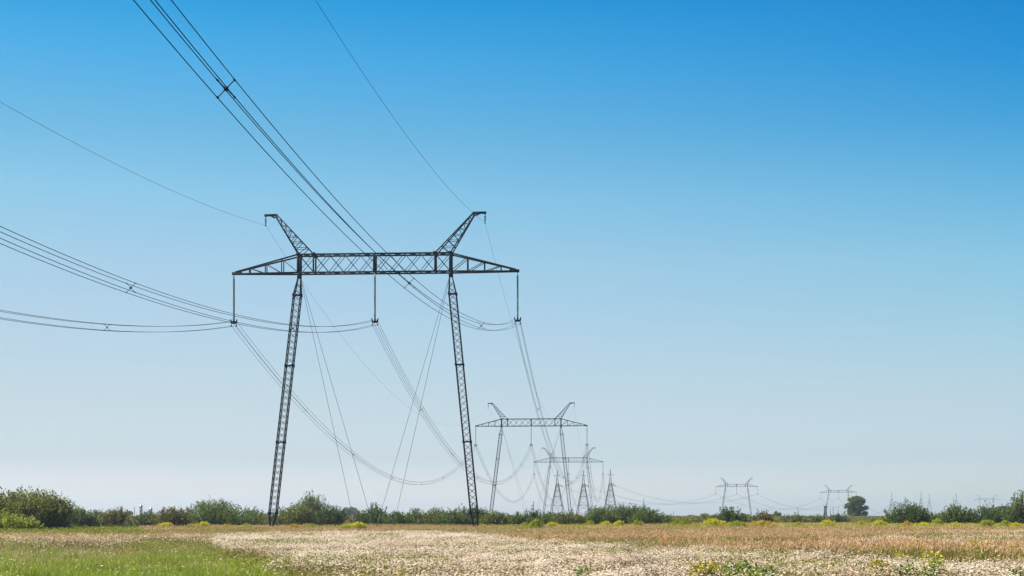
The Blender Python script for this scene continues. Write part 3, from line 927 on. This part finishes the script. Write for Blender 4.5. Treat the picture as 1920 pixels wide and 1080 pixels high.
# ------------------------------------------------------------------ lattice mast towers
def mast_parts(H=33.0, body=23.2, base=9.9, topw=1.7, bars=.16):
    b = MB(); m = MB(); xb = MB()

    def c(z, sx, sy):
        w = (base + (topw - base) * z / body) / 2
        return np.array((sx * w, sy * w, z))
    faces = [((-1, -1), (1, -1)), ((1, -1), (1, 1)), ((1, 1), (-1, 1)), ((-1, 1), (-1, -1))]
    lev = [0, 4.2, 8.2, 11.6, 14.4, 16.6, 18.4, 20, 21.4, 22.4, body]
    for sx in (-1, 1):
        for sy in (-1, 1):
            b.bar(c(0, sx, sy), c(body, sx, sy), .34)
    for k, (z0, z1) in enumerate(zip(lev[:-1], lev[1:])):
        for p0, p1 in faces:
            b.bar(c(z0, *p0), c(z1, *p1), bars * .55); b.bar(c(z0, *p1), c(z1, *p0), bars * .55)
            if z1 in (8.2, 14.4, 18.4, body): b.bar(c(z1, *p0), c(z1, *p1), bars * 1.7)
    for z in (body, body - 1.6):
        for p0, p1 in faces:
            b.bar(c(z, *p0), c(z, *p1), .3)
    tw = topw / 2 * .95

    def d(z, sx, sy):
        w = np.interp(z, (body, body + 6.2, H), (tw, .28, .14))
        return np.array((sx * w, sy * w, z))
    lv = list(np.linspace(body, H, 12))
    for sx in (-1, 1):
        for sy in (-1, 1):
            for a, e in zip(lv[:-1], lv[1:]):
                m.bar(d(a, sx, sy), d(e, sx, sy), .17)
    for a, e in zip(lv[:-1], lv[1:]):
        for p0, p1 in faces:
            m.bar(d(a, *p0), d(e, *p1), .07)
    zc = body + 6.1
    xb.bar((-1.9, 0, zc), (1.9, 0, zc), .16)
    for s in (-1, 1):
        xb.bar((s * 1.1, 0, zc - .12), (s * 1.9, 0, zc - .12), .42)
    return b.mesh('tower_body'), m.mesh('mast'), xb.mesh('crossbar')


TB, TM, TX = mast_parts()
for me in (TB, TM, TX): me.materials.append(M['steel'])


def ten_string(L=6.2):
    mb = MB()
    for q in (-.3, .3):
        prof = []
        for k in range(26):
            z = -.4 - k * (L - .8) / 26
            prof += [(.05, z), (.17, z - .04), (.17, z - .1), (.05, z - .14)]
        mb.lathe(prof, (0, q, 0), 6)
        mb.bar((0, q, 0), (0, q, -.45), .06)
    mb.bar((0, -.45, -L + .15), (0, .45, -L + .15), .22)
    return mb.mesh('tension_insulator')


TEN = ten_string(); TEN.materials.append(M['glass'])


def mast_tower(u, y, ztop, rz, label, targets=(), scale=None, crossbar=True, group='lattice mast towers'):
    x = at(u, y); z0 = float(terrain(x, y))
    k = (ztop - z0) / 33.0
    root = empty('mast_tower', (x, y, z0), rz)
    tag(root, label, 'mast tower', group)
    for nm, me in (('tower_body', TB), ('mast', TM)) + ((('crossbar', TX),) if crossbar else ()):
        o = link(nm, me, None, root); o.scale = (k, k, k)
    ends = []
    for tgt in targets:
        p0 = np.array((x, y, z0 + 23.0 * k)); d = np.array(tgt, float) - p0; d[2] = 0
        d = norm(d); d[2] = -.22; d = norm(d)
        p0 = p0 + d * np.array((1, 1, 0)) * .9
        o = link('tension_insulator', TEN, None, root)
        q = Vector(-d).to_track_quat('Z', 'Y').to_euler()
        mw = Matrix.Translation(Vector(p0)) @ q.to_matrix().to_4x4()
        base = Matrix.Translation(Vector((x, y, z0))) @ Matrix.Rotation(rz, 4, 'Z')
        o.matrix_local = base.inverted() @ mw
        ends.append(p0 + d * 6.2)
    return ends


Y4 = 1040.0
T4 = [(1045, zat(882, Y4)), (1094, zat(882, Y4)), (1144.5, zat(880, Y4))]
LAB4 = ['leftmost of the three slender mast towers behind the second pylon', 'middle one of the three slender mast towers, right of the second pylon leg',
        'rightmost of the three slender mast towers, standing clear of the pylons']
ENDS = []
for k in range(3):
    ENDS.append(mast_tower(T4[k][0], Y4, T4[k][1], R(-10), LAB4[k], (PY3.cond(k), PY5.cond(k))))
FAR = [(1672, 922, 1900, 'far mast tower standing alone right of the lone big tree'),
       (1727, 922, 1950, 'taller mast tower of the far pair right of the left-lit dark bush'),
       (1742.5, 926, 2050, 'shorter mast tower of the far pair right of the left-lit dark bush'),
       (1793, 925, 2000, 'far mast tower rising behind the twin-topped bush'),
       (1207, 933, 1700, 'small far mast tower peeking over the right end of the long hedge')]
for (u, v, y, lab) in FAR:
    mast_tower(u, y, zat(v, y), R(-15), lab, crossbar=False, group='far mast towers')


# ------------------------------------------------------------------ conductors
def sag_curve(p, q, b, n):
    t = np.linspace(0, 1, n)[:, None]
    L = float(np.linalg.norm((q - p)[:2]))
    C = p + (q - p) * t
    C[:, 2] -= b * (t[:, 0] * L) * (L - t[:, 0] * L)
    return C, L


def spacer_mesh():
    mb = MB()
    for a in (1, -1):
        mb.bar((-.29, 0, -.29 * a), (.29, 0, .29 * a), .026)
        for e in (-1, 1):
            mb.bar((e * .29 - .0, -.09, e * .29 * a), (e * .29, .09, e * .29 * a), .052)
        mb.bar((-.06, 0, -.06 * a), (.06, 0, .06 * a), .065)
    return mb.mesh('spacer')


SPM = spacer_mesh(); SPM.materials.append(M['wire'])


def bundle(p, q, b, label, r=.019, n=60, spacers=None, name='conductor_bundle', group='conductor bundles of the power line'):
    C, L = sag_curve(p, q, b, n)
    d = norm((q - p) * np.array((1, 1, 0))); side = np.array((d[1], -d[0], 0))
    root = empty(name, tuple(p)); tag(root, label, 'power cables', group)
    for sx in (-1, 1):
        for sz in (-1, 1):
            mb = MB(); mb.tube(C - p + side * .3 * sx + np.array((0, 0, .29 * sz)), r, 5)
            mb.build('wire', M['wire'], root)
    rz = math.atan2(d[1], d[0]) - math.pi / 2
    for s in spacers or ():
        t = s / L
        z = (p + (q - p) * t)[2] - b * s * (L - s)
        o = link('spacer', SPM, None, root)
        o.location = tuple((p + (q - p) * t)[:2] - p[:2]) + (z - p[2],)
        o.rotation_euler = (0, 0, rz)
    return root


def single(p, q, b, label, r=.012, n=50):
    C, L = sag_curve(p, q, b, n)
    root = MB(); root.tube(C - p, r, 5)
    o = root.build('earth_wire', M['wire']); o.location = tuple(p)
    tag(o, label, 'earth wire', 'earth wires of the power line')
    return o


LD = norm(np.array((220.0, 2800.0, 0)))
PH = ('left', 'middle', 'right')
BACK = ['lowest dark wires at the left edge, ending at the left insulator of the nearest pylon',
        'dark wires from left edge to the middle insulator of the nearest pylon',
        'dark wires sweeping from the top edge to the right insulator of the nearest pylon']
for k in range(3):
    p = PY1.cond(k)
    bundle(p, p - LD * 220.0, (.00078, .000806, .000795)[k], BACK[k], (.019, .019, .017)[k], 90, [44.5, 89.3, 131.1, 176])
FWD1 = ['sagging wires running right from left insulator of the nearest pylon', 'sagging wires running right from the middle insulator of the nearest pylon',
        'wires dropping steeply from the right insulator of the nearest pylon to the second']
for k in range(3):
    bundle(PY1.cond(k), PY2.cond(k), .00076, FWD1[k], .020, 60, [40.5, 79, 122, 164, 204, 245])
for k in range(3):
    bundle(PY2.cond(k), PY3.cond(k), .00076, 'faint wires from the %s insulator of the second pylon on to the third' % PH[k], .022, 40, [40, 80, 122, 164, 204, 245])
for k in range(3):
    bundle(PY3.cond(k), ENDS[k][0], .00076, 'faint wires from the %s insulator of the third pylon to the %s mast tower' % (PH[k], PH[k]), .024, 30, [40, 82, 124, 166, 208, 250])
for k in range(3):
    bundle(ENDS[k][1], PY5.cond(k), .00076, 'hazy wires from the %s slender mast tower to the far portal pylon' % PH[k], .020, 30, [60, 120])
for k in range(3):
    bundle(PY5.cond(k), PY6.cond(k), .00076, 'hazy wires from the %s insulator of one pale far pylon to the next' % PH[k], .019, 30)
for k in range(3):
    q = PY6.cond(k) + norm(np.array((.47, .88, 0))) * 300
    bundle(PY6.cond(k), q, .00076, 'haziest wires running right from the %s insulator of the pylon by the lone tree' % PH[k], .017, 30)
for k in range(2):
    p = PY1.earth(k)
    single(p, p - LD * 220.0, .00057, ('thin wire from the upper left edge to the left horn of the nearest pylon', 'thin wire from the top edge to the right horn of the nearest pylon')[k], .013, 90)
    single(p, PY2.earth(k), .00066, ('thin wire falling away from the left horn of the nearest pylon', 'thin wire falling away from the right horn of the nearest pylon')[k], .012)
    single(PY2.earth(k), PY3.earth(k), .00066, 'faint thin wire between the %s horns of the second and third pylons' % ('left', 'right')[k], .014)

# ------------------------------------------------------------------ small far things
def pole(name, u, vtop, y, label, cat, r=.12, lean=0.0, arm=False):
    x = at(u, y); z0 = float(terrain(x, y)); h = zat(vtop, y) - z0
    root = empty(name, (x, y, z0)); tag(root, label, cat)
    mb = MB(); mb.tube([(0, 0, -.1), (lean * h * .5, 0, h * .5), (lean * h, 0, h)], [r, r * .8, r * .55], 8)
    mb.build('pole', M['wood'], root)
    mb = MB(); mb.bar((lean * h * .93 - .7, 0, h * .93), (lean * h * .93 + .7, 0, h * .93), .1)
    if arm: mb.build('crossbar', M['wood'], root)
    return root


pole('utility_pole', 1497, 951, 420, 'thin leaning pole on the horizon right of the round far tree', 'pole', .10, -.05)
pole('utility_pole', 1263, 957, 700, 'thin straight pole in the gap right of the long hedge', 'pole', .13)
pole('utility_pole', 1557, 955, 700, 'faint pole on the horizon just right of the lattice phone mast', 'pole', .14)
pole('utility_pole', 1562, 951, 760, 'faint taller pole, second right of the lattice phone mast', 'pole', .14)
pole('utility_pole', 1572, 950, 820, 'faint pole between the lattice phone mast and the lone big tree', 'pole', .10, 0, True)
pole('utility_pole', 252, 950, 800, 'grey pole left of the distant domed towers', 'pole', .22)


def phone_mast(u, vtop, y):
    x = at(u, y); z0 = float(terrain(x, y)); h = zat(vtop, y) - z0
    root = empty('phone_mast', (x, y, z0)); tag(root, 'short dark lattice phone mast left of the pylon by the lone tree', 'mast')
    b = MB(); w0, w1 = .95, .45
    lv = np.linspace(0, h * .84, 13)
    def c(z, sx, sy):
        w = w0 + (w1 - w0) * z / (h * .84); return np.array((sx * w, sy * w, z))
    faces = [((-1, -1), (1, -1)), ((1, -1), (1, 1)), ((1, 1), (-1, 1)), ((-1, 1), (-1, -1))]
    for sx in (-1, 1):
        for sy in (-1, 1): b.bar(c(0, sx, sy), c(h * .84, sx, sy), .2)
    for a, e in zip(lv[:-1], lv[1:]):
        for p0, p1 in faces:
            b.bar(c(a, *p0), c(e, *p1), .12); b.bar(c(a, *p1), c(e, *p0), .12)
    b.build('tower_body', M['steel'], root)
    a = MB()
    for k in range(6):
        t = k * math.pi / 3
        a.bar((math.cos(t) * .9, math.sin(t) * .9, h * .76), (math.cos(t) * .9, math.sin(t) * .9, h * .88), .35)
        a.bar((0, 0, h * .8), (math.cos(t) * .9, math.sin(t) * .9, h * .8), .1)
    a.build('antenna', M['steel'], root)
    t = MB(); t.bar((0, 0, h * .82), (0, 0, h), .16); t.build('lightning_rod', M['steel'], root)


phone_mast(1547.5, 946, 1000)


def dome_tower(u, vtop, y, w, label, seed):
    x = at(u, y); z0 = float(terrain(x, y)); h = zat(vtop, y) - z0
    root = empty('domed_tower', (x, y, z0)); tag(root, label, 'tower', 'distant domed towers')
    b = MB(); b.lathe([(w * .5, 0), (w * .5, h * .50), (w * .56, h * .51), (w * .56, h * .53), (w * .42, h * .54), (w * .42, h * .62)], n=8)
    b.build('shaft', M['blue2'], root)
    b = MB(); b.lathe([(w * .5, h * .62), (w * .60, h * .68), (w * .55, h * .75), (w * .32, h * .83), (w * .12, h * .89), (.03, h * .92)], n=14)
    d = b.build('dome', M['dome'], root)
    for pl in d.data.polygons: pl.use_smooth = True
    b = MB(); b.bar((0, 0, h * .9), (0, 0, h), w * .07); b.bar((-w * .14, 0, h * .965), (w * .14, 0, h * .965), w * .05); b.build('finial', M['dome'], root)


M['blue2'] = solid_mat('dark_plaster', (0.16, 0.19, 0.21), 0.8)
dome_tower(264.5, 943, 1500, 3.2, 'taller of two distant domed towers above the bushes at left', 1)
dome_tower(283, 949, 1500, 3.0, 'shorter of two distant domed towers above the bushes at left', 2)

# ------------------------------------------------------------------ haze
hb = MB()
x0, x1, y0, y1, z0, z1 = -2500, 2500, -260, 4600, -1.0, 47.0
hb.add([(x0, y0, z0), (x1, y0, z0), (x1, y1, z0), (x0, y1, z0), (x0, y0, z1), (x1, y0, z1), (x1, y1, z1), (x0, y1, z1)],
       [(0, 3, 2, 1), (4, 5, 6, 7), (0, 1, 5, 4), (1, 2, 6, 5), (2, 3, 7, 6), (3, 0, 4, 7)])
hm, hnt, hout = new_mat('haze')
pv = hnt.nodes.new('ShaderNodeVolumePrincipled')
pv.inputs['Color'].default_value = (0.66, 0.82, 0.98, 1)
pv.inputs['Density'].default_value = 0.00016
pv.inputs['Anisotropy'].default_value = 0.3
hnt.links.new(pv.outputs[0], hout.inputs['Volume'])
haze = hb.build('haze', hm)
tag(haze, 'thin pale summer haze over the whole meadow', 'haze', kind='stuff')

# ------------------------------------------------------------------ sky and sun
SUN_EL, SUN_AZ = R(49), R(-84)        # azimuth from +Y, negative = towards the left
w = bpy.data.worlds.new('World'); sc.world = w; w.use_nodes = True
nt = w.node_tree
for n_ in list(nt.nodes): nt.nodes.remove(n_)
out = nt.nodes.new('ShaderNodeOutputWorld'); bg = nt.nodes.new('ShaderNodeBackground')
sky = nt.nodes.new('ShaderNodeTexSky'); sky.sky_type = 'NISHITA'; sky.sun_disc = False
sky.sun_elevation = SUN_EL; sky.sun_rotation = SUN_AZ
sky.altitude = 100; sky.air_density = 1.0; sky.dust_density = 0.6; sky.ozone_density = 1.6
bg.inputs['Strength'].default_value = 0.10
# colour gains on the sky by height, dimmed above the frame to cut blue fill
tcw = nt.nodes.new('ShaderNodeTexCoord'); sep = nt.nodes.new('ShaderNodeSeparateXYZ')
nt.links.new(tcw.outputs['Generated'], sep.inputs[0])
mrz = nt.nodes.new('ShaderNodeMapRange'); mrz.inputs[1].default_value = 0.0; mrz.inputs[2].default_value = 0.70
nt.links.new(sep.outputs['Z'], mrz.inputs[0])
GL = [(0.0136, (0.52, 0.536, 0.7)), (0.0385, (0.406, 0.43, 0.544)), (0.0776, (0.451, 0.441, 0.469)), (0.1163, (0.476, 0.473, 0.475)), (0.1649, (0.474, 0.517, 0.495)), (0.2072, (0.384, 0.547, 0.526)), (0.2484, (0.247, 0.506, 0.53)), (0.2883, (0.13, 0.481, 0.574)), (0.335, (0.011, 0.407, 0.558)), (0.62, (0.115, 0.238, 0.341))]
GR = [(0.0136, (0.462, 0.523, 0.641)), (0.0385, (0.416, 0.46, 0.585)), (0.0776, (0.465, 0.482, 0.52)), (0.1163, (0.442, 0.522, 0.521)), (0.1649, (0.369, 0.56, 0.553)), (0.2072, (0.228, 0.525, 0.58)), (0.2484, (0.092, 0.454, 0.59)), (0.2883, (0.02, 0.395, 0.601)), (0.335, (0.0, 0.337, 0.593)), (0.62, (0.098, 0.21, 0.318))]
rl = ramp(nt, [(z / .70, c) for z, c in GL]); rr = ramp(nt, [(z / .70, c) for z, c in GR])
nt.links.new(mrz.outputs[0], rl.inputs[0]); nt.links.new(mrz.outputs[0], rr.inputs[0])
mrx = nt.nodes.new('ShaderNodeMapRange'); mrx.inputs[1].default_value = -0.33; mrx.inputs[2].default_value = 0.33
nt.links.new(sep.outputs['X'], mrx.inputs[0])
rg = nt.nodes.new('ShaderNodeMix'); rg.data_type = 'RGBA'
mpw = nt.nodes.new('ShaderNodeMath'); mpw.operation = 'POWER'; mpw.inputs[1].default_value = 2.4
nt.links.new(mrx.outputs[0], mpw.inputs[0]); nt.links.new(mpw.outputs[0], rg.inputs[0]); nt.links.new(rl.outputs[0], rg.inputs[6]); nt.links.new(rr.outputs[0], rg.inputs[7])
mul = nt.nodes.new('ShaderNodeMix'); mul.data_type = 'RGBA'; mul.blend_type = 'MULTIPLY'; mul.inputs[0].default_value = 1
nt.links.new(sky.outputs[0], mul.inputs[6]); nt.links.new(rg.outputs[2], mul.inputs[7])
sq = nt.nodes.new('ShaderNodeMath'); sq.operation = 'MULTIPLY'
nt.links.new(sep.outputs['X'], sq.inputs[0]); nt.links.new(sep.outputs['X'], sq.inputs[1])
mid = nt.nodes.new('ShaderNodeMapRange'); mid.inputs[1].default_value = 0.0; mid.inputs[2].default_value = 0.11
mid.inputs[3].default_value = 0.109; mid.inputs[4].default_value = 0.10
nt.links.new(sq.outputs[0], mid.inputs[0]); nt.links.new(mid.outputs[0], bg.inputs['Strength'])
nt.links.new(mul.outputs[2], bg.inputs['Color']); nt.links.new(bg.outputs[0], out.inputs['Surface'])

sl = bpy.data.lights.new('sun', 'SUN'); sl.energy = 4.5; sl.angle = R(0.53); sl.color = (1.0, 0.91, 0.78)
so = bpy.data.objects.new('sun', sl); COL.objects.link(so)
sd = Vector((math.sin(SUN_AZ) * math.cos(SUN_EL), math.cos(SUN_AZ) * math.cos(SUN_EL), math.sin(SUN_EL)))
so.rotation_euler = sd.to_track_quat('Z', 'Y').to_euler(); so.location = (-60, 20, 80)

# ------------------------------------------------------------------ camera and render
cd = bpy.data.cameras.new('camera'); cam = bpy.data.objects.new('camera', cd); COL.objects.link(cam)
cam.location = (0, 0, EYE); cam.rotation_euler = (math.pi / 2, 0, 0)
cd.sensor_width = 36; cd.lens = 36 * F / 1920; cd.shift_y = (HZ - 540) / 1920
cd.clip_start = .5; cd.clip_end = 9000
sc.camera = cam
sc.render.engine = 'CYCLES'
sc.view_settings.view_transform = 'Standard'; sc.view_settings.look = 'None'
sc.view_settings.exposure = 1.35; sc.view_settings.gamma = 1
cy = sc.cycles
cy.max_bounces = 5; cy.diffuse_bounces = 3; cy.glossy_bounces = 2; cy.transmission_bounces = 3; cy.volume_bounces = 0
cy.use_denoising = True; cy.denoiser = 'OPENIMAGEDENOISE'; cy.denoising_prefilter = 'ACCURATE'; cy.denoising_input_passes = 'RGB_ALBEDO_NORMAL'
cy.pixel_filter_type = 'BLACKMAN_HARRIS'; cy.filter_width = 1.5
